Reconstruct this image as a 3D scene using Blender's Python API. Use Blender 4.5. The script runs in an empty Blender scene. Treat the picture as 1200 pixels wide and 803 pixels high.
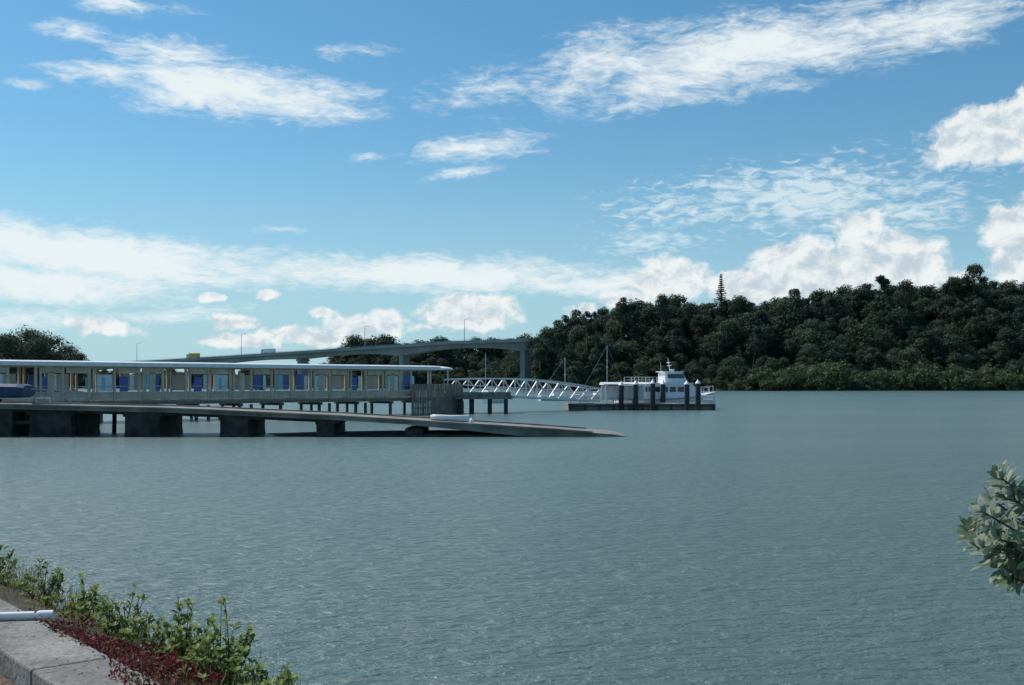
import bpy, math, random
import numpy as np
from mathutils import Vector, Matrix
R=random.Random(7)
sc=bpy.context.scene
try:
    sc.view_settings.view_transform='Standard'; sc.view_settings.look='None'; sc.view_settings.exposure=0
except Exception: pass
EYE=3.0; F=1300.0; HY=449.0
def wx(px,D): return (px-600)/F*D
def wz(py,D): return EYE+(HY-py)/F*D
SUN_AZ=-60; SUN_EL=50

# ---------------------------------------------------------------- node helpers
def newmat(name):
    m=bpy.data.materials.new(name); m.use_nodes=True
    nt=m.node_tree; b=nt.nodes['Principled BSDF']
    return m,nt,b
def sstep(nt,val,a,b,lo=0.,hi=1.):
    n=nt.nodes.new('ShaderNodeMapRange'); n.interpolation_type='SMOOTHSTEP'
    nt.links.new(val,n.inputs['Value'])
    n.inputs['From Min'].default_value=a; n.inputs['From Max'].default_value=b
    n.inputs['To Min'].default_value=lo; n.inputs['To Max'].default_value=hi
    return n.outputs['Result']
def math_(nt,op,a,b=None,c=None):
    n=nt.nodes.new('ShaderNodeMath'); n.operation=op
    for i,v in enumerate((a,b,c)):
        if v is None: continue
        if isinstance(v,(int,float)): n.inputs[i].default_value=v
        else: nt.links.new(v,n.inputs[i])
    return n.outputs[0]
def noise(nt,vec,scale,detail=4,rough=.55,dist=0.):
    n=nt.nodes.new('ShaderNodeTexNoise'); n.inputs['Scale'].default_value=scale
    n.inputs['Detail'].default_value=detail; n.inputs['Roughness'].default_value=rough
    n.inputs['Distortion'].default_value=dist
    if vec is not None: nt.links.new(vec,n.inputs['Vector'])
    return n
def mapping(nt,vec,loc=(0,0,0),rot=(0,0,0),scale=(1,1,1),typ='POINT'):
    n=nt.nodes.new('ShaderNodeMapping'); n.vector_type=typ
    n.inputs['Location'].default_value=loc; n.inputs['Rotation'].default_value=rot; n.inputs['Scale'].default_value=scale
    nt.links.new(vec,n.inputs['Vector']); return n.outputs[0]
def mixc(nt,f,a,b,mode='MIX'):
    n=nt.nodes.new('ShaderNodeMix'); n.data_type='RGBA'; n.blend_type=mode
    if isinstance(f,(int,float)): n.inputs[0].default_value=f
    else: nt.links.new(f,n.inputs[0])
    for s,v in ((6,a),(7,b)):
        if isinstance(v,tuple): n.inputs[s].default_value=(*v,1)
        else: nt.links.new(v,n.inputs[s])
    return n.outputs[2]
def surf(name,c1,c2,scale=2.,rough=.8,bump=.2,metal=0.,stretch=(1,1,1),fine=0.):
    m,nt,b=newmat(name)
    tc=nt.nodes.new('ShaderNodeTexCoord')
    v=mapping(nt,tc.outputs['Object'],scale=stretch)
    n=noise(nt,v,scale,6,.6)
    f=sstep(nt,n.outputs[0],.35,.68)
    col=mixc(nt,f,c1,c2)
    if fine:
        n2=noise(nt,v,scale*18,3,.6)
        col=mixc(nt,fine,col,n2.outputs[0],'OVERLAY')
    nt.links.new(col,b.inputs['Base Color'])
    b.inputs['Roughness'].default_value=rough; b.inputs['Metallic'].default_value=metal
    if bump:
        bp=nt.nodes.new('ShaderNodeBump'); bp.inputs['Strength'].default_value=bump; bp.inputs['Distance'].default_value=.05
        n3=noise(nt,v,scale*6,5,.6); nt.links.new(n3.outputs[0],bp.inputs['Height']); nt.links.new(bp.outputs[0],b.inputs['Normal'])
    return m
def leafmat(name,dark,light,trans=.25,rough=.55,randamt=.5,under=None):
    m,nt,b=newmat(name)
    at=nt.nodes.new('ShaderNodeAttribute'); at.attribute_name='tone'
    oi=nt.nodes.new('ShaderNodeObjectInfo')
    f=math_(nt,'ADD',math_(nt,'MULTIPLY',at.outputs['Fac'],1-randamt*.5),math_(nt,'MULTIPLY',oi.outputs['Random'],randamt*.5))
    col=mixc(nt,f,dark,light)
    if under:
        g=nt.nodes.new('ShaderNodeNewGeometry'); col=mixc(nt,g.outputs['Backfacing'],col,under)
    nt.links.new(col,b.inputs['Base Color']); b.inputs['Roughness'].default_value=rough
    b.inputs['Specular IOR Level'].default_value=.25
    out=nt.nodes['Material Output']
    t=nt.nodes.new('ShaderNodeBsdfTranslucent'); nt.links.new(col,t.inputs['Color'])
    mx=nt.nodes.new('ShaderNodeMixShader'); mx.inputs[0].default_value=trans
    nt.links.new(b.outputs[0],mx.inputs[1]); nt.links.new(t.outputs[0],mx.inputs[2]); nt.links.new(mx.outputs[0],out.inputs[0])
    return m

# ---------------------------------------------------------------- mesh builder
class MB:
    def __init__(s): s.v=[]; s.f=[]; s.m=[]
    def add(s,vs,fs,mi=0):
        o=len(s.v); s.v+= [tuple(v) for v in vs]; s.f+=[tuple(i+o for i in f) for f in fs]; s.m+=[mi]*len(fs)
    def hexa(s,p,mi=0): # 8 pts bottom4 top4
        s.add(p,[(3,2,1,0),(4,5,6,7),(0,1,5,4),(1,2,6,5),(2,3,7,6),(3,0,4,7)],mi)
    def box(s,c,d,rot=0,mi=0):
        x,y,z=c; a,b,h=d[0]/2,d[1]/2,d[2]/2; co,si=math.cos(rot),math.sin(rot)
        q=[]
        for zz in (-h,h):
            for (i,j) in ((-a,-b),(a,-b),(a,b),(-a,b)): q.append((x+i*co-j*si,y+i*si+j*co,z+zz))
        s.hexa(q,mi)
    def beam(s,p,q,w,h=None,mi=0):
        h=h or w; p=Vector(p); q=Vector(q); d=(q-p).normalized()
        up=Vector((0,0,1)) if abs(d.z)<.97 else Vector((0,1,0))
        a=d.cross(up).normalized()*w/2; b=a.cross(d).normalized()*h/2
        s.hexa([p-a-b,p+a-b,q+a-b,q-a-b,p-a+b,p+a+b,q+a+b,q-a+b],mi)
    def cyl(s,p,q,r0,r1=None,n=10,mi=0,cap=True):
        r1=r0 if r1 is None else r1
        p=Vector(p);q=Vector(q); d=(q-p).normalized(); up=Vector((0,0,1)) if abs(d.z)<.9 else Vector((1,0,0))
        a=d.cross(up).normalized(); b=d.cross(a)
        vs=[];
        for (c,r) in ((p,r0),(q,r1)):
            for i in range(n):
                t=2*math.pi*i/n; vs.append(c+(a*math.cos(t)+b*math.sin(t))*r)
        fs=[(i,(i+1)%n,n+(i+1)%n,n+i) for i in range(n)]
        if cap: fs+= [tuple(range(n-1,-1,-1)),tuple(range(n,2*n))]
        s.add(vs,fs,mi)
    def loft(s,rings,mi=0,closed=True,cap=True):
        n=len(rings[0]); vs=[p for r in rings for p in r]; fs=[]
        for k in range(len(rings)-1):
            for i in range(n if closed else n-1):
                j=(i+1)%n; fs.append((k*n+i,k*n+j,(k+1)*n+j,(k+1)*n+i))
        if cap and closed: fs+=[tuple(range(n-1,-1,-1)),tuple((len(rings)-1)*n+i for i in range(n))]
        s.add(vs,fs,mi)
    def obj(s,name,mats,parent=None,smooth=False,loc=None,rotz=0,bevel=0):
        me=bpy.data.meshes.new(name); me.from_pydata(s.v,[],s.f)
        for m in mats: me.materials.append(m)
        me.polygons.foreach_set('material_index',s.m)
        if smooth: me.polygons.foreach_set('use_smooth',[True]*len(s.f))
        me.update(); o=bpy.data.objects.new(name,me); sc.collection.objects.link(o)
        if parent: o.parent=parent
        if loc: o.location=loc
        o.rotation_euler[2]=rotz
        if bevel:
            b=o.modifiers.new('bevel','BEVEL'); b.width=bevel; b.segments=2; b.limit_method='ANGLE'
        return o
def empty(name,loc=(0,0,0),rotz=0):
    e=bpy.data.objects.new(name,None); e.location=loc; e.rotation_euler[2]=rotz; sc.collection.objects.link(e); return e
def sm(a,b,x):
    t=min(1,max(0,(x-a)/(b-a))); return t*t*(3-2*t)
def interp(tab,x): return float(np.interp(x,[t[0] for t in tab],[t[1] for t in tab]))

# ---------------------------------------------------------------- materials
M_conc=surf('weathered_concrete',(.14,.135,.125),(.27,.26,.24),1.9,.92,.5,fine=.7)
M_concd=surf('dark_concrete',(.022,.022,.02),(.07,.066,.058),1.5,.85,.3)  # one dark tone for block piers, under-deck beams, piles and mud bank
M_ramp=surf('ramp_concrete',(.16,.15,.13),(.30,.275,.24),.8,.9,.25,fine=.4)
M_timber=surf('weathered_timber',(.24,.195,.145),(.42,.35,.27),1.5,.85,.3,stretch=(6,6,.7))
M_tan=surf('tan_plywood',(.52,.42,.31),(.68,.57,.44),1.2,.8,.1)
M_jp=surf('jetty_pile_concrete',(.07,.06,.05),(.16,.14,.12),1.2,.85,.2)
M_roof=surf('white_roof_sheet',(.66,.68,.69),(.8,.81,.82),.6,.45,.05)
M_white=surf('white_paint',(.7,.71,.72),(.82,.82,.82),2,.4,.02)
M_alu=surf('aluminium',(.55,.57,.58),(.7,.72,.73),3,.4,.03,metal=.1)
M_dark=surf('dark_paint',(.015,.017,.02),(.04,.042,.045),3,.5,.05)
M_pile=surf('tarred_pile',(.012,.014,.02),(.03,.034,.045),2,.6,.2)
M_glassd=surf('tinted_window',(.03,.04,.05),(.06,.08,.09),2,.12,0)
M_blue=surf('blue_glass',(.015,.06,.30),(.02,.10,.40),2,.2,0)
M_teal=surf('teal_glass',(.12,.42,.52),(.2,.5,.58),2,.2,0)
M_pale=surf('frosted_glass',(.55,.64,.66),(.66,.74,.75),2,.3,0)
M_tarp=surf('blue_tarp',(.012,.03,.08),(.03,.06,.14),2,.6,.4)
M_grey=surf('grey_paint',(.22,.23,.24),(.32,.33,.34),2,.5,.05)
M_bridge=surf('bridge_concrete',(.24,.25,.25),(.34,.35,.35),.08,.9,0)
M_yellow=surf('yellow_paint',(.5,.36,.03),(.6,.45,.05),2,.5,0)
M_rubber=surf('rubber',(.015,.015,.015),(.03,.03,.03),3,.9,0)
M_bark=surf('bark',(.06,.045,.03),(.14,.11,.08),4,.9,.4,stretch=(1,1,.3))
M_soil=surf('soil',(.035,.028,.02),(.11,.09,.06),5,.95,.6)
M_grass=surf('grass_ground',(.03,.05,.015),(.08,.10,.035),.5,.95,.4)
M_hillg=surf('hill_ground',(.02,.03,.014),(.05,.06,.025),.05,.95,0)
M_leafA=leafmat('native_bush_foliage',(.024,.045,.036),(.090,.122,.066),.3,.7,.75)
M_leafB=leafmat('mangrove_foliage',(.045,.07,.038),(.135,.18,.088),.3,.7,.5)
M_leafC=leafmat('pine_foliage',(.018,.035,.029),(.055,.08,.055),.15,.7,.3)
M_shrub=leafmat('coprosma_leaves',(.05,.10,.025),(.27,.33,.10),.4,.6,0.)
M_red=leafmat('red_iceplant_leaves',(.07,.016,.018),(.30,.06,.065),.25,.6,0.)
M_redg=leafmat('iceplant_green_leaves',(.05,.06,.02),(.22,.17,.08),.25,.6,0.)
M_poh=leafmat('pohutukawa_leaves',(.09,.14,.08),(.27,.33,.21),.35,.45,0.,under=(.46,.50,.42))

# ---------------------------------------------------------------- camera
cd=bpy.data.cameras.new('camera'); cam=bpy.data.objects.new('camera',cd); sc.collection.objects.link(cam)
cam.location=(0,0,EYE); cam.rotation_euler=(math.radians(90),0,0)
cd.sensor_width=36; cd.lens=39.0; cd.shift_y=(HY-401.5)/1200; cd.clip_end=20000; cd.clip_start=.05
sc.camera=cam

# ---------------------------------------------------------------- sun
az=math.radians(SUN_AZ); el=math.radians(SUN_EL)
sd=Vector((math.sin(az)*math.cos(el),math.cos(az)*math.cos(el),math.sin(el)))
ld=bpy.data.lights.new('sun','SUN'); ld.energy=4.3; ld.angle=math.radians(.5); ld.color=(1,.95,.88)
lo=bpy.data.objects.new('sun',ld); sc.collection.objects.link(lo); lo.rotation_euler=sd.to_track_quat('Z','Y').to_euler(); lo.location=(0,0,60)

# ---------------------------------------------------------------- sky with clouds
w=bpy.data.worlds.new('World'); sc.world=w; w.use_nodes=True; nt=w.node_tree
bg=nt.nodes['Background']; bg.inputs['Strength'].default_value=.1
sky=nt.nodes.new('ShaderNodeTexSky'); sky.sky_type='NISHITA'; sky.sun_disc=False
sky.sun_elevation=el; sky.sun_rotation=az; sky.air_density=1.0; sky.dust_density=.4; sky.ozone_density=2.0
tc=nt.nodes.new('ShaderNodeTexCoord')
sx=nt.nodes.new('ShaderNodeSeparateXYZ'); nt.links.new(tc.outputs['Generated'],sx.inputs[0])
azn=math_(nt,'ARCTAN2',sx.outputs[0],sx.outputs[1]); eln=math_(nt,'ARCSINE',sx.outputs[2])
cb=nt.nodes.new('ShaderNodeCombineXYZ'); nt.links.new(azn,cb.inputs[0]); nt.links.new(eln,cb.inputs[1])
P=cb.outputs[0]
def warp(P,scale,amt,stretch=(1,1,1)):
    n=noise(nt,mapping(nt,P,scale=stretch),scale,4,.6)
    a=nt.nodes.new('ShaderNodeVectorMath'); a.operation='SUBTRACT'; nt.links.new(n.outputs['Color'],a.inputs[0]); a.inputs[1].default_value=(.5,.5,.5)
    b=nt.nodes.new('ShaderNodeVectorMath'); b.operation='MULTIPLY'; nt.links.new(a.outputs[0],b.inputs[0]); b.inputs[1].default_value=amt
    c=nt.nodes.new('ShaderNodeVectorMath'); c.operation='ADD'; nt.links.new(P,c.inputs[0]); nt.links.new(b.outputs[0],c.inputs[1])
    return c.outputs[0]
def mask(P,lst):
    out=None
    for (px,py,rx,ry,rot,wt) in lst:
        a=math.atan((px-600)/F); e=math.atan((HY-py)/F*math.cos(a))
        g=nt.nodes.new('ShaderNodeTexGradient'); g.gradient_type='SPHERICAL'
        nt.links.new(mapping(nt,P,(a,e,0),(0,0,math.radians(rot)),(rx/F*math.cos(a),ry/F,1),'TEXTURE'),g.inputs[0])
        v=math_(nt,'MULTIPLY',g.outputs[1],wt)
        out=v if out is None else math_(nt,'MAXIMUM',out,v)
    return out
PA=warp(P,9,(.06,.022,0),(1,2.2,1))
mA=mask(PA,[(270,107,240,44,-2,1.1),(205,68,150,32,-2,.85),(130,90,100,28,0,.85),(850,66,430,66,6,.95),(600,104,190,40,6,.6),(1080,28,220,48,5,.9),(760,40,200,30,3,.6),
 (560,175,130,28,3,.82),(430,181,45,9,0,.6),(545,203,90,13,4,.6),(110,300,380,46,-4,1.3),(60,330,280,36,-2,1.1),(500,322,380,34,-1,1.15),(700,332,260,26,0,.9),(40,372,220,22,2,.75),
 (150,372,280,16,2,.5),(90,38,80,18,-3,.75),(150,8,110,18,-3,.8),(420,62,90,15,3,.55),(30,103,50,8,0,.4),(330,268,90,10,0,.45),(250,365,220,14,2,.45)])
nA=noise(nt,mapping(nt,PA,rot=(0,0,math.radians(-5)),scale=(1,3.2,1)),16,8,.68,.35)
nA2=noise(nt,mapping(nt,PA,rot=(0,0,math.radians(10)),scale=(1,3.4,1)),62,5,.65,.4)
dA=math_(nt,'ADD',math_(nt,'ADD',math_(nt,'MULTIPLY',mA,1.0),math_(nt,'MULTIPLY',nA.outputs[0],1.5)),math_(nt,'MULTIPLY',nA2.outputs[0],.75))
aA=math_(nt,'MULTIPLY',sstep(nt,dA,1.3,2.08),.97)
aA=math_(nt,'MULTIPLY',aA,sstep(nt,mA,0.,.3))
mC=mask(PA,[(930,232,320,64,4,1.),(1060,250,190,40,0,.9),(800,275,170,25,5,.8),(960,200,130,22,5,.8)])
nC=noise(nt,mapping(nt,P,rot=(0,0,math.radians(8)),scale=(1,2.8,1)),62,5,.6,.6)
nC2=noise(nt,mapping(nt,P,scale=(1,2,1)),13,3,.5)
dC=math_(nt,'ADD',math_(nt,'ADD',math_(nt,'MULTIPLY',mC,.6),math_(nt,'MULTIPLY',nC.outputs[0],1.5)),math_(nt,'MULTIPLY',nC2.outputs[0],.7))
aC=math_(nt,'MULTIPLY',math_(nt,'MULTIPLY',sstep(nt,dC,1.26,1.78),.75),sstep(nt,mC,0.,.2))
cum=[(550,366,92,36,0,1.05),(430,380,85,26,0,.95),(270,378,52,15,0,.95),(248,350,26,9,0,.85),(312,346,26,8,0,.85),(380,367,28,13,0,.85),(285,400,75,17,0,.9),(375,395,110,17,0,.9),
 (680,362,30,17,0,.9),(785,330,75,42,0,1.),(940,312,95,45,0,1.1),(1040,305,95,52,0,1.2),(1000,335,190,34,0,1.1),(1155,158,100,50,8,1.1),(1205,148,50,60,0,1.),(1200,282,68,66,0,1.2),
 (110,382,80,18,0,.8),(735,352,60,20,0,.85),(880,335,80,30,0,1.),(1010,262,60,30,0,.7),(495,385,60,10,0,.6),(-120,330,140,60,0,1.),(1400,240,150,80,0,1.),(1330,330,200,40,0,1.)]
PB=warp(P,34,(.020,.018,0))
mB=mask(PB,cum)
def nB(off):
    return noise(nt,mapping(nt,PB,loc=off,scale=(1,1.25,1)),40,7,.6).outputs[0]
n0=nB((0,0,0)); n1=nB((.004,-.010,0))
dB=math_(nt,'ADD',math_(nt,'MULTIPLY',mB,1.4),math_(nt,'MULTIPLY',n0,1.4))
aB=math_(nt,'MULTIPLY',sstep(nt,dB,1.04,1.46),.95)
aB=math_(nt,'MULTIPLY',aB,sstep(nt,mB,0.,.12))
lit=math_(nt,'ADD',math_(nt,'MULTIPLY',math_(nt,'SUBTRACT',n0,n1),2.5),.76)  # cumulus self-shading painted into the cloud colour from offset noise
lit=math_(nt,'SUBTRACT',lit,math_(nt,'MULTIPLY',mB,.35))
lit=sstep(nt,lit,.05,.85)
cumcol=mixc(nt,lit,(5.4,6.4,7.1),(8.8,9.1,9.1))
tint=mixc(nt,sstep(nt,eln,0.,.34),(.74,.98,1.04),(.58,1.02,1.12))
skyc=mixc(nt,1.,sky.outputs[0],tint,'MULTIPLY')
haze=sstep(nt,eln,-.02,.22,.75,0.)
skyc=mixc(nt,haze,skyc,(3.8,6.2,7.7))
c=mixc(nt,aC,skyc,(7.4,8.6,9.0)); c=mixc(nt,aA,c,(8.3,9.0,9.2)); c=mixc(nt,aB,c,cumcol)
nt.links.new(c,bg.inputs['Color'])

# ---------------------------------------------------------------- water
def water():
    m,nt,b=newmat('harbour_water')
    tc=nt.nodes.new('ShaderNodeTexCoord'); O=tc.outputs['Object']
    big=noise(nt,mapping(nt,O,rot=(0,0,.3),scale=(.012,.05,1)),1.,5,.6)
    col=mixc(nt,sstep(nt,big.outputs[0],.35,.65),(.088,.148,.140),(.106,.170,.158))
    nt.links.new(col,b.inputs['Base Color'])
    b.inputs['Roughness'].default_value=.26; b.inputs['IOR'].default_value=1.33
    n1=noise(nt,mapping(nt,O,rot=(0,0,.25),scale=(2.0,4.2,1)),1.,5,.62,.5)
    n2=noise(nt,mapping(nt,O,rot=(0,0,-.2),scale=(.35,.8,1)),1.,3,.5)
    n3=noise(nt,mapping(nt,O,rot=(0,0,.1),scale=(7,14,1)),1.,3,.6,.3)
    h=math_(nt,'ADD',math_(nt,'MULTIPLY',n1.outputs[0],.21),math_(nt,'MULTIPLY',n2.outputs[0],.22))
    h=math_(nt,'ADD',h,math_(nt,'MULTIPLY',n3.outputs[0],.06))
    bp=nt.nodes.new('ShaderNodeBump'); bp.inputs['Distance'].default_value=1.
    nt.links.new(sstep(nt,big.outputs[0],.3,.7,.8,1.),bp.inputs['Strength'])
    nt.links.new(h,bp.inputs['Height']); nt.links.new(bp.outputs[0],b.inputs['Normal'])
    return m
mb=MB(); mb.add([(-8000,-50,0),(8000,-50,0),(8000,9000,0),(-8000,9000,0)],[(0,1,2,3)]); mb.obj('water',[water()])

# ---------------------------------------------------------------- far terrain
HT=[(-2000,5),(-400,4),(-200,3),(-125,4),(-108,15),(-62,16),(-30,13),(0,11),(8,13),(18,17),(34,23),(46,26),(65,28),(88,28),(104,29),(115,28.5),(138,32),(154,34),(177,35),(196,38),(212,39),(231,36),(270,33),(350,30),(2000,40)]
def shore(X): return 640-207*sm(-8,20,X)+4*math.sin(X*.05)+2.5*math.sin(X*.17+1)
def ground(X,Y):
    t=Y-shore(X); return -1.0+(interp(HT,X)-1.0)*sm(-4,85,t)
xs=list(np.arange(-1500,-450,75))+list(np.arange(-450,450,6))+list(np.arange(450,1500,75)); ts=[-12,-4,0,6,14,24,36,50,66,85,110,150,250,600,2500]
vs=[];fs=[]
for X in xs:
    for t in ts:
        Y=shore(X)+t; vs.append((X,Y,ground(X,Y)+ (R.uniform(-.5,.5) if t>0 else 0)))
n=len(ts)
for i in range(len(xs)-1):
    for j in range(n-1): fs.append((i*n+j,(i+1)*n+j,(i+1)*n+j+1,i*n+j+1))
mb=MB(); mb.add(vs,fs); mb.obj('hill_terrain',[M_hillg],smooth=True)
mb=MB(); rings=[]
for k in range(9):
    a=k/8; X=-330+ a*232
    wdt=40*math.sqrt(max(.0,1-a**3))
    rings.append([(X,250-wdt,-.5),(X,250-wdt*.6,1.6),(X,250,2.4*(1-a*.6)),(X,250+wdt*.6,1.6),(X,250+wdt,-.5)])
mb.loft(rings,closed=False,cap=False); mb.obj('land_point_terrain',[M_grass],smooth=True)

# ---------------------------------------------------------------- foliage meshes
def quads_mesh(name,pos,nrm,size,tone,mat,extra=None,aspect=1.):
    rng=np.random.default_rng(len(pos))
    n=len(pos); nrm=nrm/np.linalg.norm(nrm,axis=1,keepdims=True)
    r=rng.normal(size=(n,3)); a=np.cross(nrm,r); a/=np.linalg.norm(a,axis=1,keepdims=True); b=np.cross(nrm,a)
    a=a*size[:,None]*.5; b=b*size[:,None]*.5*aspect
    k1=rng.uniform(.5,1.2,(n,1)); k2=rng.uniform(.5,1.2,(n,1))
    V=np.stack([pos-a*k1-b*.3,pos-a*.2-b*k2,pos+a*k2-b*.2,pos+a*.3+b*k1],1).reshape(-1,3)
    verts=V; faces=np.arange(4*n).reshape(-1,4)
    tv=np.repeat(tone,4)
    me=bpy.data.meshes.new(name)
    allv=verts.tolist(); allf=faces.tolist(); mi=[0]*n; tl=tv.tolist()
    if extra:
        o=len(allv); allv+=[tuple(v) for v in extra.v]; allf+=[[i+o for i in f] for f in extra.f]; mi+=[1]*len(extra.f); tl+=[.5]*len(extra.v)
    me.from_pydata(allv,[],allf); me.materials.append(mat); me.materials.append(M_bark)
    me.polygons.foreach_set('material_index',mi)
    at=me.attributes.new('tone','FLOAT','POINT'); at.data.foreach_set('value',tl)
    me.update(); return me
def tree_mesh(name,seed,H,Rad,nb,nl,size,mat,low=.25,squash=.75):
    rng=np.random.default_rng(seed)
    C=[];Rr=[]
    for i in range(nb):
        a=rng.uniform(0,6.283); z=rng.uniform(low,.9); prof=math.sin(min(1,(1.02-z)/(1-low)*1.25)*math.pi/2)
        rr=Rad*prof*math.sqrt(rng.uniform(.1,1))*.8
        C.append((rr*math.cos(a),rr*math.sin(a),z*H)); Rr.append(Rad*rng.uniform(.2,.46))
    C=np.array(C);Rr=np.array(Rr)
    bt=rng.uniform(0,.6,nb)
    p=Rr**2/np.sum(Rr**2); idx=rng.choice(nb,nl,p=p)
    d=rng.normal(size=(nl,3)); d[:,2]+=.25; d/=np.linalg.norm(d,axis=1,keepdims=True)
    pos=C[idx]+d*Rr[idx][:,None]*rng.uniform(.6,1.2,(nl,1))*np.array([1,1,squash])
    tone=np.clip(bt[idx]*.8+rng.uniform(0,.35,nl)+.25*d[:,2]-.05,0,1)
    nrm=d+rng.normal(size=(nl,3))*.45
    ex=MB(); ex.cyl((0,0,-1.5),(0,0,H*.5),Rad*.075,Rad*.04,7)
    for i in range(0,nb,2):
        ex.cyl((0,0,H*.15+.3*C[i][2]),tuple(C[i]),Rad*.03,Rad*.01,5,cap=False)
    return quads_mesh(name,pos,nrm,rng.uniform(.6,1.3,nl)*size,tone,mat,ex)
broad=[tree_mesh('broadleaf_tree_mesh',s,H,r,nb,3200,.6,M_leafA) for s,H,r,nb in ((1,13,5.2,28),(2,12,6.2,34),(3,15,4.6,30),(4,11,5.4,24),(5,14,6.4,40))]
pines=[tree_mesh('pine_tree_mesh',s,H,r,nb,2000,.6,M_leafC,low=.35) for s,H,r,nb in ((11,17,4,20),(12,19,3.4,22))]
mang=[tree_mesh('mangrove_mesh',s,H,r,nb,1600,.45,M_leafB,low=.05,squash=.9) for s,H,r,nb in ((21,5.5,3.6,14),(22,4.5,4,14))]
def nearbridge(X,Y):
    dx,dy=-192.5,110; L=math.hypot(dx,dy); return abs((X-14.5)*dy-(Y-470)*dx)/L<11 and X<14
hill=empty('hillside_trees')
def inst(me,loc,s,par,nm):
    o=bpy.data.objects.new(nm,me); sc.collection.objects.link(o); o.location=loc
    o.scale=(s*R.uniform(.85,1.2),s*R.uniform(.85,1.2),s*R.uniform(.85,1.15)); o.rotation_euler=(R.uniform(-.1,.1),R.uniform(-.1,.1),R.uniform(0,6.28)); o.parent=par; return o
X=-8.
cnt=0
while X<330:
    t=3.
    while t<125:
        x=X+R.uniform(-3,3); y=shore(x)+t+R.uniform(-3,3)
        if not nearbridge(x,y):
                g=ground(x,y)
                r=R.random()
                me=R.choice(broad) if r>.12 else R.choice(pines)
                s=(R.uniform(.55,1.05) if R.random()<.72 else R.uniform(1.05,1.45))*(.62+.38*sm(0,40,t))
                if me in pines: s*=.8
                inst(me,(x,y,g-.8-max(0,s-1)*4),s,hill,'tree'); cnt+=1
        t+=R.uniform(5.5,9)
    X+=6.3
X=8.
while X<330:
    for k in range(2):
        x=X+R.uniform(-2,2); y=shore(x)-1+k*5+R.uniform(-1.5,1.5)
        inst(R.choice(mang),(x,y,-.5+k*.9),R.uniform(.6,1.4)*(1.5 if x>95 else .85),hill,'scrub')
    X+=4.2
for px,py,D,me,s in ((1141,307,495,broad[0],1.15),(1120,322,500,broad[3],1.),(688,362,470,pines[0],.95),(728,351,478,broad[2],.95),(742,352,478,pines[1],.8),(868,343,490,broad[1],.9),(1062,334,490,broad[4],.9),(655,378,455,broad[2],.9),(640,382,450,broad[0],.9),(628,392,448,broad[1],.8),(633,405,442,broad[3],.8),(775,349,480,broad[4],.9)):
    H={broad[0]:13,broad[1]:12,broad[2]:15,broad[3]:11,broad[4]:14,pines[0]:17,pines[1]:19}[me]*s
    inst(me,(wx(px,D),D,wz(py,D)-H),s,hill,'tree')
far=empty('far_shore_trees')
X=-520.
while X<0:
    for t in (4,12,20,30,42,56,68):
        x=X+R.uniform(-3,3); y=shore(x)+t+R.uniform(-3,3)
        if nearbridge(x,y): continue
        s=R.uniform(.6,.95) if x<-112 or x>-58 else R.uniform(.85,1.2)
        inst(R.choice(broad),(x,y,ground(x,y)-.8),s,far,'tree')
    X+=5.5
# dense stand on the rise behind the bridge: each tree stands on the ground
for px,py in ((400,403),(410,397),(418,395),(425,394),(436,396),(445,392),(453,393),(460,393),(468,399),(476,404),(485,404),(493,398),(500,394),(507,393),(514,395),(522,399),(532,401),(545,400),(560,398),(572,397),(584,396),(596,395),(608,393)):
    D=R.uniform(685,715); x=wx(px,D); g=ground(x,D)-.8; top=wz(py,D); me=R.choice(broad)
    H={broad[0]:13,broad[1]:12,broad[2]:15,broad[3]:11,broad[4]:14}[me]
    inst(me,(x,D,g),max(.7,min(1.7,(top-g)/H)),far,'tree')
lp=empty('shore_trees')
big=[tree_mesh('large_tree_mesh',s,H,r,30,5000,.42,M_leafA,low=.15) for s,H,r in ((31,13,6.5),(32,11.5,6.2))]
for px,py,D,s in ((-10,389,250,1.),(28,385,248,1.05),(56,388,250,.98),(80,402,252,.72),(45,396,240,.85),(5,392,250,.95),(-50,380,255,1.1),(-95,384,250,1.1),(10,400,238,.8),(92,414,250,.5),(-140,380,255,1.1),(70,408,240,.6)):
    H=12.5*s; inst(R.choice(big),(wx(px,D),D,wz(py,D)-H),s,lp,'tree')

def norfolk():
    rng=np.random.default_rng(5); D=497; top=wz(320,D); base=top-23
    mb=MB(); x,y=wx(845,D),D; mb.cyl((0,0,0),(0,0,23),.4,.05,8)
    pos=[];nr=[];tn=[]
    z=3.
    while z<22.8:
        L=max(.3,(23-z)*.23)*rng.uniform(.8,1.12)
        nbr=6
        a0=rng.uniform(0,6.28)
        for k in range(nbr):
            a=a0+k*6.283/nbr; Lk=L*rng.uniform(.8,1.1); tip=(Lk*math.cos(a),Lk*math.sin(a),z+.22*Lk)
            mb.cyl((0,0,z),tip,.07,.02,5,cap=False)
            for q in np.linspace(.1,1.05,int(6+L*6)):
                for _ in range(2):
                    pos.append((tip[0]*q+rng.normal()*.22,tip[1]*q+rng.normal()*.22,z+.22*L*q+rng.normal()*.14)); nr.append((rng.normal()*.8,rng.normal()*.8,1)); tn.append(rng.uniform(0,.6))
        z+=.95
    n=len(pos)
    me=quads_mesh('norfolk_pine',np.array(pos),np.array(nr,float),rng.uniform(.35,.6,n),np.array(tn),M_leafC,mb)
    o=bpy.data.objects.new('norfolk_pine',me); sc.collection.objects.link(o); o.location=(x,y,base)
norfolk()

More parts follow.
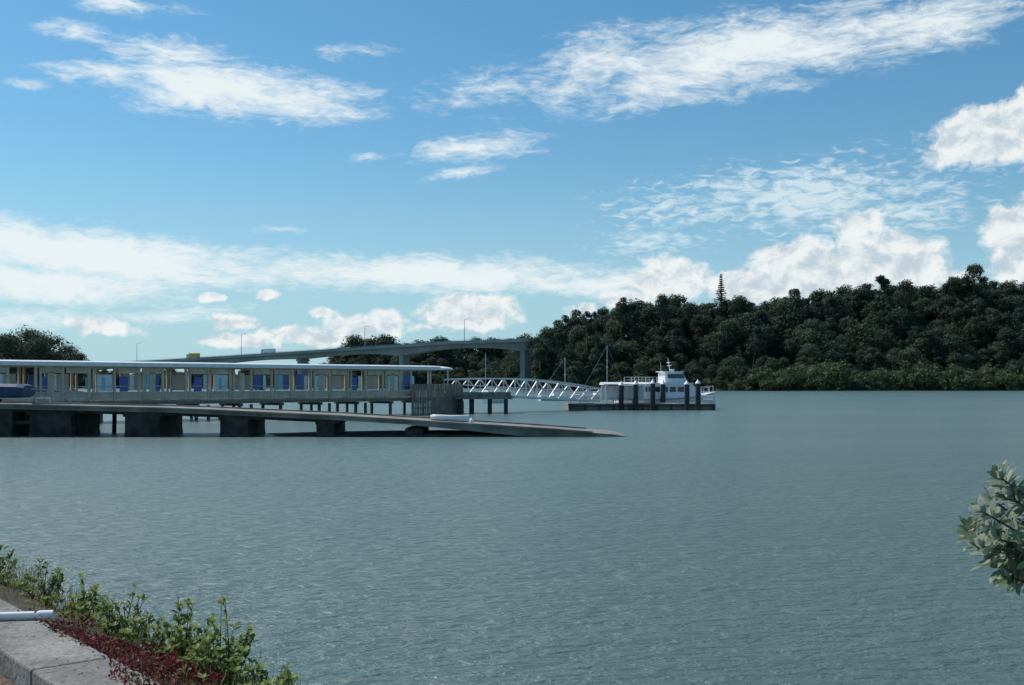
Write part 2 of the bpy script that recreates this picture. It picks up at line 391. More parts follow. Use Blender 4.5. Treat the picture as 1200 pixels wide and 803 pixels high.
# ---------------------------------------------------------------- road bridge
br=empty('road_bridge')
ZT=[(-.3,21.0),(0,21.0),(.2,20.6),(.4,19.0),(.6,17.4),(.8,15.8),(1,14.3),(1.4,12.0),(2.4,9)]
def BP(q): return (14.5-192.5*q,470+110*q,interp(ZT,q))
bd=Vector((-192.5,110,0)).normalized(); bn=Vector((bd.y,-bd.x,0))
if bn.y>0: bn=-bn
piers=[.045,.33,.6,.84,1.06,1.28,1.5,1.72,1.94,2.16]
rings=[]; Q0=.005
for i in range(184):
    q=Q0+i*.0132; p=Vector(BP(q)); d=min(abs(q-k) for k in piers)
    h=1.5+2.3*max(0,1-d/.15)**2*(1 if q<.5 else .35)
    rings.append([p+bn*6,p+bn*6-Vector((0,0,.5)),p+bn*3.4-Vector((0,0,.8)),p+bn*3.1-Vector((0,0,h+.5)),p-bn*3.1-Vector((0,0,h+.5)),p-bn*3.4-Vector((0,0,.8)),p-bn*6-Vector((0,0,.5)),p-bn*6])
mb=MB(); mb.loft(rings); mb.obj('deck_girder',[M_bridge],br)
mb=MB()
for s in (1,-1):
    for i in range(0,183,3):
        a=Vector(BP(Q0+i*.0132))+bn*5.8*s; b=Vector(BP(Q0+(i+3)*.0132))+bn*5.8*s
        mb.beam(a+Vector((0,0,.4)),b+Vector((0,0,.4)),.3,.8); mb.beam(a+Vector((0,0,1.1)),b+Vector((0,0,1.1)),.1,.12,1); mb.beam(a,a+Vector((0,0,1.1)),.1,.1,1)
mb.obj('parapet',[M_bridge,M_grey],br)
mb=MB()
for k in piers:
    p=Vector(BP(k)); rz=math.atan2(bd.y,bd.x)
    mb.box((p.x,p.y,p.z/2-2.2),(2.2,5.6,p.z+.2),rz); mb.box((p.x,p.y,.2),(4.4,8,2.2),rz)
    mb.box((p.x,p.y,p.z-3.4),(2.8,6.8,1.),rz)
mb.obj('piers',[M_bridge],br)
def lamp(px,q,h):
    p=Vector(BP(q))+bn*5.5; e=empty('street_lamp',p)
    mb=MB(); mb.cyl((0,0,0),(0,0,h),.16,.09,8); mb.cyl((0,0,h-.1),tuple(-bn*2.0+Vector((0,0,h+.4))),.07,.06,6)
    mb.box(tuple(-bn*2.3+Vector((0,0,h+.4))),(.9,.4,.18),math.atan2(bn.y,bn.x)); mb.obj('pole',[M_grey],e)
for px,h in ((170,10),(292,11),(552,10),(436,10)):
    k=(px-600)/F; q=(14.5-k*470)/(192.5+110*k); lamp(px,q,h)
def truck(q,body,L,Hh):
    p=Vector(BP(q))+bn*2.5; rz=math.atan2(bd.y,bd.x); e=empty('box_truck',p+Vector((0,0,.02)),rz)
    mb=MB(); mb.box((0,0,1.1+Hh/2),(L*.7,2.4,Hh)); mb.obj('cargo_box',[body],e,bevel=.08)
    mb=MB(); s=L*.35
    mb.loft([[(s+.15,y,.7) for y in (-1.15,1.15)]+[(s+.15,y,3.0) for y in (1.15,-1.15)],[(s+1.5,y,.7) for y in (-1.15,1.15)]+[(s+1.3,y,2.9) for y in (1.1,-1.1)],[(s+2.1,y,.7) for y in (-1.1,1.1)]+[(s+2.0,y,1.8) for y in (1.1,-1.1)]])
    mb.obj('cab',[M_white],e,bevel=.05)
    mb=MB(); mb.box((s+1.2,0,2.3),(.9,2.34,.7)); mb.obj('cab_window',[M_glassd],e)
    mb=MB()
    for xx in (-L*.25,-L*.1,s+1.1):
        for y in (-1.1,1.1): mb.cyl((xx,y-.15,.5),(xx,y+.15,.5),.5,n=14)
    mb.box((.5,0,.85),(L*.9,.9,.3)); mb.obj('wheels_and_chassis',[M_rubber],e)
truck(.914,M_yellow,8,2.2); truck(.685,M_white,8,2.0)

# ---------------------------------------------------------------- covered jetty walkway
A=Vector((-36.9,80,0)); U=Vector((31,30,0)).normalized(); N=Vector((-U.y,U.x,0))
TH=math.atan2(U.y,U.x)
def Wp(s,o,z): p=A+U*s+N*o; return (p.x,p.y,z)
wk=empty('covered_jetty'); S0,S1=-26,44; WD=3.2
mb=MB(); mb.box(Wp((S0+S1)/2,WD/2,1.56),(S1-S0,WD+.3,.16),TH); mb.box(Wp((S0+S1)/2,.1,1.38),(S1-S0,.2,.18),TH); mb.box(Wp((S0+S1)/2,WD-.1,1.38),(S1-S0,.2,.18),TH)
mb.obj('deck',[M_timber],wk)
mb=MB(); s=S0+1.5; k=0
while s<S1:
    for o in (.15,WD-.15): mb.cyl(Wp(s,o,-1.5),Wp(s,o,1.15),.15,n=10)
    mb.box(Wp(s,WD/2,1.17),(.25,WD+.4,.22),TH)
    if k%3!=0:
        for o in (.15,WD-.15): mb.cyl(Wp(s+1.1,o,-1.5),Wp(s+1.1,o,1.2),.14,n=10)
    s+=4; k+=1
mb.obj('piles',[M_jp],wk)
mp=MB(); blue=MB(); teal=MB(); pale=MB(); tan=MB()
s=S0+.5; k=0
pat=['b','.','p','b','t','.','b','p','.','b','t','b','p','.']
while s<S1-5.5:
    for o in (0,WD): mp.box(Wp(s,o,2.95),(.19,.17,2.66),TH)
    for o in (0,WD): 
        if k%2==0: mp.box(Wp(s+.36,o,2.95),(.15,.14,2.66),TH)
    c=s+1.0
    tan.box(Wp(c+.05,0,1.95),(1.78,.05,.54),TH)
    tan.box(Wp(c+.05,WD,1.95),(1.78,.05,.54),TH)
    mp.box(Wp(c,-.03,2.28),(2,.1,.09),TH); mp.box(Wp(c,-.03,2.75),(2,.05,.05),TH)
    t=pat[k%14]; jx=R.uniform(-.25,.25); jz=R.uniform(-.12,.12)
    if t=='b': blue.box(Wp(c-.1+jx,.03,3.0+jz),(.7,.04,1.25+jz),TH); pale.box(Wp(c+.55+jx,.02,3.05),(.28,.04,1.2),TH)
    elif t=='t': teal.box(Wp(c-.2,.03,3.1),(.5,.04,1.2),TH); blue.box(Wp(c+.45,.03,3.0-jz),(.45,.04,1.3),TH)
    elif t=='p': pale.box(Wp(c+jx,.03,3.0),(1.2,.04,1.3),TH); teal.box(Wp(c+jx-.1,.0,3.0+jz),(.25,.05,.9),TH)
    if k%3!=1: tan.box(Wp(c+.1,0.0,3.96),(1.7,.06,.44),TH)
    if k%4==2: tan.box(Wp(c+.12,0.0,3.05),(.5,.06,1.6),TH)
    if (k*7)%5<2: pale.box(Wp(c,WD,3.05),(1.5,.04,1.3),TH)
    elif (k*7)%5==3: blue.box(Wp(c,WD,3.0),(.7,.04,1.3),TH)
    s+=2; k+=1
for o in (0,WD): mp.box(Wp((S0+S1-3)/2,o,4.28),(S1-3-S0,.2,.2),TH)
mp.obj('timber_posts',[M_tan],wk); blue.obj('blue_panels',[M_blue],wk); teal.obj('teal_panels',[M_teal],wk); pale.obj('frosted_panels',[M_pale],wk); tan.obj('plywood_panels',[M_tan],wk)
rings=[]
for s in [S0,0,20,S1-3,S1-2,S1-1,S1-.4,S1]:
    e=1 if s<S1-3 else math.sqrt(max(0.02,1-((s-(S1-3))/3.05)**2))
    hw=(WD/2+.55); ring=[]
    for i in range(9):
        a=-1+i/4; ring.append(Wp(s,WD/2+a*hw*e,4.46+.26*(1-a*a)*e))
    for i in range(8,-1,-1):
        a=-1+i/4; ring.append(Wp(s,WD/2+a*hw*e,4.34+.1*(1-a*a)*e-.02))
    rings.append(ring)
mb=MB(); mb.loft(rings); mb.obj('curved_roof',[M_roof],wk)
mb=MB(); mb.box(Wp((S0+S1-3)/2,-.64,4.43),(S1-3-S0,.1,.3),TH); mb.obj('gutter_fascia',[M_white],wk)
mb=MB()
s=37.4
while s<43.7:
    mb.box(Wp(s,-.75+R.uniform(-.02,.02),1.35),(.13,.07,3.1+R.uniform(-.05,.05)),TH); s+=.21
o=-.75
while o<3.6:
    mb.box(Wp(43.8,o,1.35),(.07,.13,3.1),TH); o+=.21
for z in (.6,2.4): mb.box(Wp(40.55,-.66,z),(6.3,.1,.15),TH); mb.box(Wp(43.7,1.4,z),(.1,4.3,.15),TH)
mb.obj('slatted_palisade',[M_timber],wk)
mb=MB()
for s in (38,40.4,42.6):
    for o in (.1,WD-.1): mb.cyl(Wp(s,o,1.6),Wp(s,o,4.4),.07,n=8)
mb.obj('end_posts',[M_alu],wk)
# landing stage
ls=empty('landing_stage')
mb=MB(); mb.box((-2.9,110.2,1.6),(5.6,4,.35),.1); mb.box((-2.9,108.2,1.95),(5.6,.12,.35),.1); mb.obj('slab',[M_conc],ls)
mb=MB()
for x in (-5.2,-4.0,-2.2,-.6):
    for y in (108.6,111.6): mb.cyl((x,y,-2),(x,y,1.45),.2,n=10)
mb.obj('piles',[M_pile],ls)

# ---------------------------------------------------------------- gangway truss
gw=empty('gangway')
G0=Vector((-6.2,110.6,1.95)); G1=Vector((9.2,124,1.0)); gd=(G1-G0); gh=Vector((gd.x,gd.y,0)).normalized(); gn=Vector((-gh.y,gh.x,0))
mb=MB(); NB=13
def top(t): return G0+gd*t+Vector((0,0,1.15+.75*math.sin(math.pi*(t*.8+.1))))
for sgn in (-.95,.95):
    o=gn*sgn
    mb.beam(G0+o,G1+o,.14,.2)
    for i in range(NB):
        t0,t1=i/NB,(i+1)/NB; a0=G0+gd*t0+o;a1=G0+gd*t1+o
        mb.beam(top(t0)+o,top(t1)+o,.14,.14); mb.beam(a0,top(t0)+o,.08)
        if i%2: mb.beam(top(t0)+o,a1,.09)
        else: mb.beam(a0,top(t1)+o,.09)
        mb.beam(a0+Vector((0,0,.95)),a1+Vector((0,0,.95)),.05)
    mb.beam(G1+o,top(1)+o,.1)
mb.obj('truss',[M_alu],gw)
mb=MB(); mb.beam(G0,G1,1.8,.1); mb.obj('tread',[M_grey],gw)

# ---------------------------------------------------------------- pontoon
PO=Vector((14.2,124.5,0)); pr=math.radians(6)
po=empty('pontoon',PO,pr)
mb=MB(); mb.box((0,0,.25),(16.5,4.2,1.0)); mb.obj('float',[M_ramp],po,bevel=.08)
mb=MB(); mb.box((0,-2.16,.5),(16.5,.14,.14))
for x in np.arange(-8,8.1,1.6): mb.box((x,-2.22,.3),(.2,.2,.7))
mb.obj('fenders',[M_dark],po)
mb=MB()
for y in (-1.9,1.9):
    xs_=np.arange(-8,-1.9,1.0)
    for x in xs_: mb.beam((x,y,.75),(x,y,1.95),.06)
    for z in (1.2,1.55,1.95): mb.beam((-8,y,z),(-2,y,z),.055)
for z in (1.2,1.55,1.95): mb.beam((8,-1.9,z),(8,1.9,z),.055)
mb.obj('railing',[M_alu],po)
mb=MB()
mb.loft([[(x,-1.5,2.9),(x,-.8,3.1),(x,.8,3.1),(x,1.5,2.9),(x,1.5,2.8),(x,-1.5,2.8)] for x in (-4.2,1.0)],0)
for x in (-4,-1.6,.8):
    for y in (-1.2,1.2): mb.beam((x,y,.75),(x,y,2.85),.09)
mb.obj('shelter_frame',[M_white],po)
mb=MB(); mb.box((-1.6,1.2,1.9),(4.7,.03,1.6)); mb.obj('shelter_glass',[M_pale],po)
mb=MB(); mb.box((-1.6,.9,1.2),(3,.4,.08)); mb.box((-2.7,.9,.95),(.08,.35,.45)); mb.box((-.5,.9,.95),(.08,.35,.45)); mb.obj('bench',[M_timber],po)
for px,D,tp in ((728,122.2,447),(745,121.9,446),(765,121.6,445),(777,127.2,446),(805,121.9,446),(818,122.3,445)):
    x=wx(px,D); zt=wz(tp,D); e=empty('mooring_pile',(x,D,0))
    mb=MB(); mb.cyl((0,0,-2),(0,0,zt-.45),.31,.28,16); mb.obj('shaft',[M_pile],e,smooth=False)
    mb=MB(); mb.cyl((0,0,zt-.45),(0,0,zt-.38),.33,.33,16); mb.cyl((0,0,zt-.38),(0,0,zt),.32,.04,16); mb.obj('cap',[M_white],e)

# ---------------------------------------------------------------- ferry
fe=empty('passenger_ferry',(18.0,130.0,0),math.radians(14)); fe.scale=(.9,.9,.9)
def hull_ring(x,w,zt,zk):
    return [(x,-w,zt),(x,-w*.96,zt*.45),(x,-w*.6,zk),(x,w*.6,zk),(x,w*.96,zt*.45),(x,w,zt)]
mb=MB(); mb.loft([hull_ring(-6.5,2.3,1.35,-.4),hull_ring(-2,2.45,1.4,-.5),hull_ring(2,2.35,1.55,-.5),hull_ring(4.6,1.7,1.8,-.3),hull_ring(6.2,.8,2.05,.1),hull_ring(7.0,.08,2.2,.9)])
mb.obj('hull',[M_white],fe)
mb=MB(); mb.loft([[(x,-w-.05,z),(x,-w-.05,z+.14),(x,w+.05,z+.14),(x,w+.05,z)] for x,w,z in ((-6.55,2.3,1.1),(-2,2.45,1.15),(2,2.36,1.3),(4.6,1.74,1.55),(6.2,.84,1.8))]); mb.obj('rubbing_strip',[M_grey],fe)
def cab(x0,x1,w,z0,z1,rf,rb=.1):
    return [[(x0,-w,z0),(x0+rb,-w*.92,z1),(x0+rb,w*.92,z1),(x0,w,z0)],[(x1,-w,z0),(x1-rf,-w*.92,z1),(x1-rf,w*.92,z1),(x1,w,z0)]]
mb=MB(); mb.loft(cab(-5.2,4.6,2.0,1.4,3.25,1.7)); mb.box((-1.2,0,3.3),(8.4,4.1,.12)); mb.loft(cab(-.6,2.6,1.3,3.35,4.75,.75)); mb.box((.6,0,4.8),(2.9,2.6,.1)); mb.obj('cabin',[M_white],fe)
mb=MB()
for x in np.arange(-4.6,2.0,1.1): 
    for y in (-1,1): mb.loft([[(x,1.965*y,2.2),(x+.85,1.965*y,2.2),(x+.85,1.91*y,2.85),(x,1.91*y,2.85)],[(x,1.90*y,2.2),(x+.85,1.90*y,2.2),(x+.85,1.84*y,2.85),(x,1.84*y,2.85)]])
mb.loft([[(4.0,-1.7,2.2),(3.45,-1.65,2.85),(3.45,1.65,2.85),(4.0,1.7,2.2)],[(3.85,-1.7,2.2),(3.3,-1.65,2.85),(3.3,1.65,2.85),(3.85,1.7,2.2)]])
mb.loft([[(-.2,-1.27,3.95),(2.15,-1.27,3.95),(1.95,-1.21,4.55),(-.2,-1.21,4.55)],[(-.2,1.27,3.95),(2.15,1.27,3.95),(1.95,1.21,4.55),(-.2,1.21,4.55)]])
mb.loft([[(2.36,-1.1,3.95),(2.04,-1.05,4.55),(2.04,1.05,4.55),(2.36,1.1,3.95)],[(2.2,-1.1,3.95),(1.9,-1.05,4.55),(1.9,1.05,4.55),(2.2,1.1,3.95)]])
mb.obj('windows',[M_glassd],fe)
mb=MB(); mb.cyl((.6,0,4.8),(.3,0,6.6),.06,.03,8); mb.beam((.5,-.7,5.6),(.5,.7,5.6),.06); mb.cyl((.9,0,4.85),(.9,0,5.15),.3,.25,14); mb.beam((.45,-.5,6),(.45,.5,6),.2,.1)
mb.cyl((-.3,.8,4.8),(-.4,.8,6.2),.025,.015,6)
for y in (-1,1):
    for x in np.arange(-5,-.9,1.0): mb.beam((x,1.95*y,3.36),(x,1.95*y,4.1),.04)
    for z in (3.75,4.1): mb.beam((-5,1.95*y,z),(-1,1.95*y,z),.04)
    a=[(4.6,1.6*y,1.8),(5.5,1.15*y,1.95),(6.4,.6*y,2.1)]
    for p in a: mb.beam(p,(p[0],p[1],p[2]+.85),.04)
    for p,q in zip(a,a[1:]): mb.beam((p[0],p[1],p[2]+.85),(q[0],q[1],q[2]+.85),.045)
mb.obj('mast_radar_and_rails',[M_white],fe)

def yacht(px,D,top,L,rot):
    e=empty('moored_yacht',(wx(px,D),D,0),rot); zt=wz(top,D)
    mb=MB(); mb.loft([hull_ring(-L/2,L*.12,.9,-.2),hull_ring(0,L*.16,.85,-.3),hull_ring(L*.3,L*.1,1.,-.2),hull_ring(L*.5,.05,1.2,.4)]); mb.loft(cab(-L*.2,L*.2,L*.09,.85,1.4,.6)); mb.obj('hull',[M_white],e)
    mb=MB(); mb.cyl((L*.08,0,1),(L*.08,0,zt),.07,.05,8); mb.cyl((L*.08,0,2),(-L*.35,0,1.9),.06,.06,8)
    mb.cyl((L*.5,0,1.2),(L*.08,0,zt),.012,.012,4);mb.cyl((-L*.5,0,.9),(L*.08,0,zt),.012,.012,4); mb.beam((L*.08,-.7,zt*.6),(L*.08,.7,zt*.6),.04); mb.obj('mast_and_boom',[M_alu],e)
yacht(658,190,419,8,.3); yacht(707,205,405,9,.2); yacht(583,170,452,6,1.0); yacht(571,240,414,8,2.2)

# ---------------------------------------------------------------- concrete boat ramp jetty
rj=empty('boat_ramp')
RT=[(-44,1.86),(-29,1.78),(-19,1.56),(-9.7,1.14),(-3.5,.76),(2,.42),(5.6,.14),(6.8,-.05),(8.2,-.2)]
rings=[]; 
for x in [-44,-36,-29,-24,-19,-14,-9.7,-6,-3.5,-1,2,4.5,5.6,6.8,8.2]:
    z=interp(RT,x); th=.22 if x<-6 else .22+ (x+6)*.04
    f=62+.05*math.sin(x*.3); wd=5.0+ (0 if x<-5 else (x+5)*.08)
    rings.append([(x,f,z),(x,f,z-th),(x,f+wd,z-th),(x,f+wd,z)])
mb=MB(); mb.loft(rings); mb.obj('ramp_deck',[M_ramp],rj)
mb=MB()
xs2=[-44,-36,-29,-24,-19,-14,-9.7,-6,-3.5,-1,2,4.5]
for a,b in zip(xs2,xs2[1:]):
    mb.beam((a,61.97,interp(RT,a)+.02),(b,61.97,interp(RT,b)+.02),.2,.1)
    mb.beam((a,67.1,interp(RT,a)+.03),(b,67.1,interp(RT,b)+.03),.2,.1)
    if b<-9: mb.beam((a,62.5,interp(RT,a)-.31),(b,62.5,interp(RT,b)-.31),.3,.16,1)
mb.obj('edge_kerb_and_beams',[M_ramp,M_concd],rj)
mb=MB()
for px,wd in ((-60,2.0),(8,.9),(62,2.4),(169,2.0),(276,1.6),(382,1.0)):
    x=wx(px,62.6); z=interp(RT,x)-.2
    mb.loft([[(x-wd/2*k,62.25,zz),(x+wd/2*k,62.25,zz),(x+wd/2*k,66.6,zz),(x-wd/2*k,66.6,zz)] for k,zz in ((1.0,-1.5),(1.0,.2),(.97,.22),(.97,z-.3),(1.1,z-.28),(1.1,z-.02))])
x=wx(486,62.6); mb.box((x,64.4,-.3),(1.0,4.4,1.5))
mb.obj('block_piers',[M_concd],rj)
mb=MB()
for px in (-30,-8,20,38,50,78,95,115):
    x=wx(px,63.5)
    for y in (63.2,66): mb.cyl((x,y,-1.5),(x+R.uniform(-.2,.2),y,1.35),.13,n=8)
mb.beam((wx(-60,63),62.6,.75),(wx(88,63),62.6,.8),.15,.2)
mb.obj('timber_piles',[M_concd],rj)
mb=MB(); mb.loft([[(x,61.6-wd,-.3),(x,62.3,hh),(x,66,hh+.05),(x,69+wd,-.3)] for x,wd,hh in ((-16,.1,-.1),(-12,.4,.04),(-8,.6,.12),(-4,.8,.16),(1,.6,.10),(4,.1,-.2))],closed=False,cap=False); mb.obj('mud_bank_terrain',[M_concd])

dz=interp(RT,-3.6)
di=empty('dinghy',(wx(526,63),63.2,dz+.05),math.radians(-4)); 
rings=[]
for x,wd,h in ((-1.15,.42,.36),(-.7,.55,.37),(0,.6,.38),(.7,.45,.42),(1.1,.2,.47),(1.25,.03,.5)):
    rings.append([(x,-wd,h),(x,-wd*.85,.12),(x,-wd*.3,0),(x,wd*.3,0),(x,wd*.85,.12),(x,wd,h),(x,wd*.85,h-.02),(x,wd*.6,.12),(x,-wd*.6,.12),(x,-wd*.85,h-.02)])
mb=MB(); mb.loft(rings); mb.obj('hull',[M_white],di,smooth=True)
mb=MB(); mb.box((-.3,0,.3),(.25,.9,.03)); mb.box((.5,0,.32),(.2,.7,.03)); mb.obj('thwarts',[M_timber],di); di.rotation_euler[1]=.06; di.scale=(.9,.9,.9)
bu=empty('mooring_buoy',(wx(552,63.5),64.3,interp(RT,-2.4)+.13)); mb=MB()
mb.loft([[(.13*math.sin(a)*math.cos(t),.13*math.sin(a)*math.sin(t),-.13*math.cos(a)) for t in np.linspace(0,5.76,12)] for a in np.linspace(.15,3.0,8)]); mb.cyl((0,0,.11),(0,0,.18),.03,n=8); mb.obj('float',[M_white],bu,smooth=True)
tb=empty('covered_boat_on_trailer',(wx(-14,64),64.2,1.84),0)
rings=[]
for x,wd,h in ((-2.9,1.0,1.05),(-2,1.1,1.1),(-.5,1.15,1.15),(1,1.1,1.12),(1.9,1.0,1.1),(2.3,.9,1.02)):
    rings.append([(x,-wd,.4),(x,-wd*.98,h*.85),(x,-wd*.6,h),(x,wd*.6,h),(x,wd*.98,h*.85),(x,wd,.4)])
mb=MB(); mb.loft(rings); mb.obj('tarp_cover',[M_tarp],tb)
rings=[]
for x,wd in ((-2.8,.95),(0,1.05),(1.6,.85),(2.2,.6)): rings.append([(x,-wd,.42),(x,-wd*.7,.35),(x,0,.25),(x,wd*.7,.35),(x,wd,.42)])
mb=MB(); mb.loft(rings); mb.obj('boat_hull',[M_dark],tb)
mb=MB()
for y in (-.8,.8): mb.beam((-2.6,y,.28),(1.8,y*.9,.28),.08); mb.beam((1.8,y*.9,.28),(3.6,0,.3),.08)
mb.beam((-2.6,-.8,.28),(-2.6,.8,.28),.08); mb.cyl((3.5,0,.3),(3.5,0,0),.04,n=8); mb.obj('trailer_frame',[M_alu],tb)
mb=MB()
for y in (-1.0,1.0): mb.cyl((0,y-.1,.28),(0,y+.1,.28),.28,n=16)
mb.obj('wheels',[M_rubber],tb)
rk=empty('boat_cradle',(wx(62,64),64.5,1.76))
mb=MB()
for y in (-.7,.7):
    mb.beam((-1.1,y,.05),(1.1,y,.05),.08); mb.beam((-1.1,y,.05),(-.8,y,.9),.06); mb.beam((1.1,y,.05),(.9,y,.75),.06); mb.beam((-1.2,y,.9),(1.3,y,.72),.06); mb.beam((-1.1,y,.5),(1.2,y,.42),.05); mb.beam((0,y,.05),(0,y,.8),.05)
for x in (-1.1,1.1,0): mb.beam((x,-.7,.05),(x,.7,.05),.07)
mb.obj('frame',[M_grey],rk)

# ---------------------------------------------------------------- near bank
O=Vector((-1.94,6.0,0)); E=Vector((-.637,.771,0)); Mn=Vector((.771,.637,0))
def FG(s,o,z): p=O+E*s+Mn*o; return (p.x,p.y,z)
segs=[-5.2,-3.5,-2,-1,0,1,2,3,4,6,9,14,30]
mb=MB(); rings=[]
for s in segs:
    j=lambda:R.uniform(-.06,.06)
    rings.append([FG(s,-.1,1.33),FG(s,.25+j(),1.30+j()*.3),FG(s,.55+j(),1.2+j()*.5),FG(s,.8+j(),.95+j()),FG(s,1.0+j(),.4),FG(s,1.2+j(),-.8)])
mb.loft(rings,closed=False,cap=False); mb.obj('bank_terrain',[M_soil],smooth=True)
mb=MB(); mb.add([FG(30,-.4,1.25),FG(-4.6,-.4,1.25),(1.6,3.25,1.25),(60,3.25,1.25),(60,-60,1.25),(-60,-60,1.25),(-60,50,1.25)],[(0,6,5,4,3,2,1)]); mb.obj('ground',[M_grass])
mb=MB(); mb.add([(1.3,3.2,1.25),(60,3.2,1.25),(60,3.8,-1),(1.3,3.8,-1)],[(0,1,2,3)]); mb.obj('seawall',[M_conc])
mb=MB()
for a,b in ((-4.5,.62),(.632,3.4),(3.412,6.4),(6.412,14)): mb.loft([[FG(s,0,1.4),FG(s,-.45,1.4),FG(s,-.45,1.18),FG(s,0,1.18)] for s in (a,b)])
mb.obj('concrete_kerb',[M_conc],bevel=.015)
M_path=surf('brick_red_gravel',(.10,.05,.04),(.24,.15,.12),14,.95,.6)
mb=MB(); mb.add([FG(-4.5,-.46,1.256),FG(14,-.46,1.256),FG(14,-2.2,1.256),FG(-4.5,-2.2,1.256)],[(0,1,2,3)]); mb.obj('path',[M_path])
pp=empty('white_pipe'); mb=MB(); mb.cyl((-3.85,7.42,1.43),(-3.13,7.52,1.43),.026,n=16,cap=True); mb.cyl((-3.2,7.51,1.43),(-3.11,7.523,1.43),.031,n=16); mb.obj('pipe',[M_white],pp,smooth=False)

def leaves(name,items,mat,stems=None,parent=None):
    V=[];Fc=[];T=[];mi=[]
    for (p,d,up,L,wd,tone) in items:
        d=Vector(d).normalized(); up=Vector(up); sd_=d.cross(up)
        if sd_.length<1e-3: sd_=Vector((1,0,0))
        sd_.normalize(); nn=sd_.cross(d)
        p=Vector(p); o=len(V)
        V+= [p,p+d*L*.35+sd_*wd*.5+nn*wd*.12,p+d*L*.75+sd_*wd*.42+nn*wd*.08,p+d*L-nn*L*.08,p+d*L*.75-sd_*wd*.42+nn*wd*.08,p+d*L*.35-sd_*wd*.5+nn*wd*.12,p+d*L*.4,p+d*L*.75]
        Fc+=[(o,o+1,o+6),(o+1,o+2,o+7,o+6),(o+2,o+3,o+7),(o,o+6,o+5),(o+5,o+6,o+7,o+4),(o+4,o+7,o+3)]
        T+=[tone]*8; mi+=[0]*6
    if stems:
        o=len(V); V+=[Vector(v) for v in stems.v]; Fc+=[tuple(i+o for i in f) for f in stems.f]; T+=[.5]*len(stems.v); mi+=[1]*len(stems.f)
    me=bpy.data.meshes.new(name); me.from_pydata([tuple(v) for v in V],[],Fc); me.materials.append(mat); me.materials.append(M_bark)
    me.polygons.foreach_set('material_index',mi); a=me.attributes.new('tone','FLOAT','POINT'); a.data.foreach_set('value',T); me.update()
    o=bpy.data.objects.new(name,me); sc.collection.objects.link(o)
    if parent:o.parent=parent
    return o
def rv(s=1.): return Vector((R.gauss(0,s),R.gauss(0,s),R.gauss(0,s)))
def shrub(base,h,spread,nst,L):
    items=[];st=MB(); base=Vector(base)
    for i in range(nst):
        a=R.uniform(0,6.28); r=spread*math.sqrt(R.random())
        tip=base+Vector((r*math.cos(a),r*math.sin(a),h*R.uniform(.35,1.15)*(1-.45*(r/spread)**2)))
        mid=base.lerp(tip,.5)+Vector((0,0,-.04))+rv(.02)
        st.cyl(base+rv(.02),mid,.006,.005,5,cap=False); st.cyl(mid,tip,.004,.002,5,cap=False)
        tn=R.uniform(0,.55)
        for k in range(10):
            t=R.uniform(.2,1); p=(mid.lerp(tip,(t-.25)/.75)); d=rv(.7)+(tip-mid).normalized()*.6+Vector((0,0,.35))
            items.append((p+rv(.012),d,Vector((0,0,1))+rv(.4),L*R.uniform(.6,1.2),L*.42*R.uniform(.8,1.2),min(1,max(0,tn+R.uniform(0,.3)+.25*(t-.3)))))
        for k in range(5):
            aa=k*1.256+R.uniform(-.3,.3); items.append((tip,Vector((math.cos(aa),math.sin(aa),.6)),Vector((0,0,1)),L*R.uniform(.6,1),L*.42,min(1,tn+.5)))
    return items,st
SH=[(-.5,.52,.26,.22,26),(-.15,.55,.28,.24,30),(.2,.45,.34,.24,34),(.5,.6,.48,.20,30),(.75,.45,.28,.18,20),(1.05,.6,.42,.22,28),(1.55,.5,.28,.22,22),(1.95,.55,.38,.2,24),(2.4,.4,.24,.18,16),(2.75,.55,.34,.2,22),(3.3,.45,.2,.2,14),(3.8,.55,.36,.2,20),(4.5,.45,.24,.24,18),(5.2,.5,.3,.3,24),(6.,.5,.32,.32,26),(6.9,.5,.3,.32,26)]
for s,o,h,sp,n_ in SH:
    it,st=shrub(FG(s,o+.02,1.14),h,sp,n_,.06); leaves('coastal_shrub',it,M_shrub,st)
items=[];items2=[]
for i in range(10500):
    s=R.uniform(-3,2.4); lim=.34+.14*math.sin(s*3)+.08*math.sin(s*7+1); o=R.uniform(-.03-.15*max(0,math.sin(s*2.3+2))-.04*abs(math.sin(s*11)),lim)
    if s>1.2 and R.random()<(s-1.2)*.9: continue
    if o<0 and R.random()<.45: continue
    clump=math.sin(s*5.3+o*9)*math.sin(s*2.1-o*13+1)
    p=FG(s,o,1.33+(.07 if o<0 else 0)+R.uniform(0,.035+.035*max(0,clump))-max(0,o)*.05)
    it=(p,rv(.6)+Vector((0,0,.5)),rv(),R.uniform(.018,.04),R.uniform(.008,.016),min(1,R.random()**1.6+.15*max(0,clump)))
    if clump<-.35 and R.random()<.55 or R.random()<.05: items2.append(it)
    else: items.append(it)
leaves('red_ice_plant',items,M_red)
leaves('green_ice_plant',items2,M_redg)
items=[]
for i in range(2600):
    s=R.uniform(-2.5,7); p=FG(s,R.uniform(.03,.75),1.27-.1*R.random()); items.append((p,rv(.35)+Vector((0,0,1)),rv(),R.uniform(.06,.16),.006,R.random()))
M_dry=leafmat('dry_grass_blades',(.12,.12,.04),(.35,.30,.16),.3,.7,0.)
leaves('grass_tufts',items,M_dry)
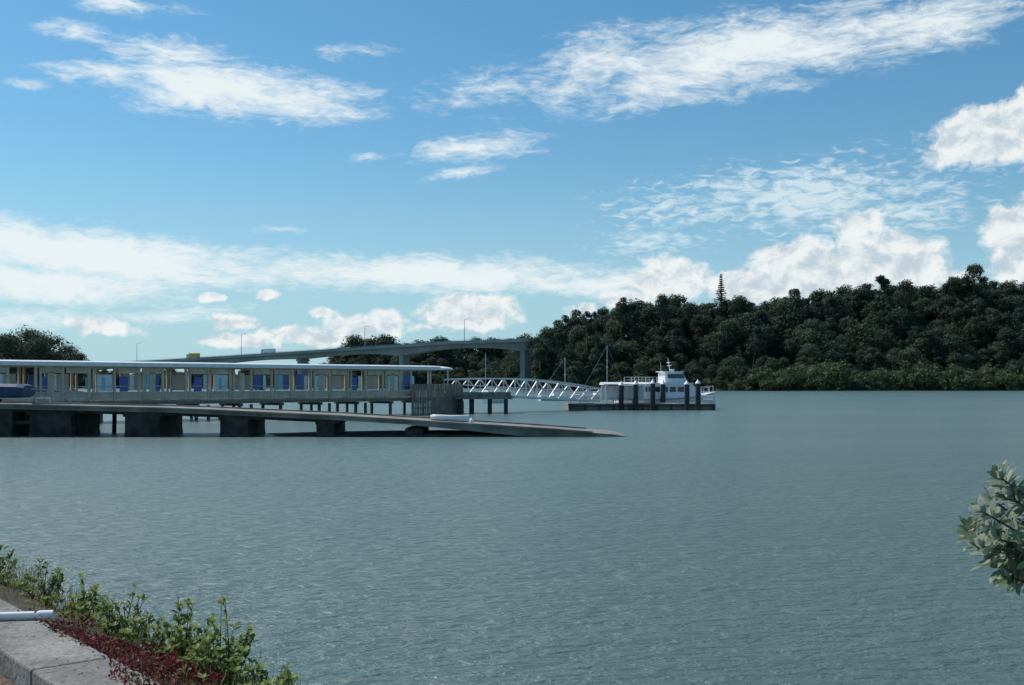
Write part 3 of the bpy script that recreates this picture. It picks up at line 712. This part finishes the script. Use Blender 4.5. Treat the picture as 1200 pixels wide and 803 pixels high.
items=[]
for i in range(220):
    p=FG(R.uniform(-.8,5),-R.uniform(.01,.43),1.404); items.append((p,Vector((R.gauss(0,1),R.gauss(0,1),.1)),Vector((0,0,1)),R.uniform(.012,.035),R.uniform(.006,.014),R.random()))
leaves('leaf_litter',items,M_dry)
# pohutukawa bush, one branch reaching into view
items=[];st=MB(); root=Vector((2.35,3.05,1.2))
hub=Vector((1.95,3.2,2.3)); st.cyl(root,hub,.04,.02,8)
tips=[]
for px,py in ((1138,622),(1152,600),(1173,560),(1162,585),(1186,583),(1180,606),(1150,640),(1170,632),(1192,622),(1166,660),(1188,648),(1186,676),(1196,668),(1200,595),(1160,616),(1178,645),(1205,640),(1210,610),(1210,670)):
    D=3.3+R.uniform(-.15,.18); tips.append((wx(px,D),D,wz(py,D)))
for i in range(70):
    d=rv().normalized(); p=Vector((2.15,3.2,2.48))+Vector((d.x*.55,d.y*.5,d.z*.42))*R.uniform(.6,1)
    if p.x>1.62: tips.append(tuple(p))
for t in tips:
    t=Vector(t); mid=hub.lerp(t,.55)+rv(.03); st.cyl(hub,mid,.007,.005,6,cap=False); st.cyl(mid,t,.005,.003,6,cap=False)
    ax=(t-hub).normalized(); ax=(ax+Vector((0,-.2,.6))+rv(.35)).normalized(); a1=ax.cross(Vector((0,0,1))).normalized(); a2=ax.cross(a1); tn=R.uniform(0,.5)
    for lay,(nl,op,off,LL) in enumerate(((3,.3,0,.052),(6,.75,-.010,.066),(6,1.15,-.03,.07),(5,1.5,-.055,.066))):
        for k in range(nl):
            a=k*6.283/nl+lay*.7+R.uniform(-.35,.35); rad=a1*math.cos(a)+a2*math.sin(a)
            d=ax*math.cos(op)+rad*math.sin(op)+Vector((0,0,.1))+rv(.12)
            items.append((t+ax*off,d,ax+rad*-.2+rv(.2),LL*R.uniform(.7,1.1),.024*R.uniform(.8,1.2),min(1,tn+R.uniform(0,.5))))
leaves('pohutukawa_bush',items,M_poh,st)
print('trees',cnt,len(bpy.data.objects))
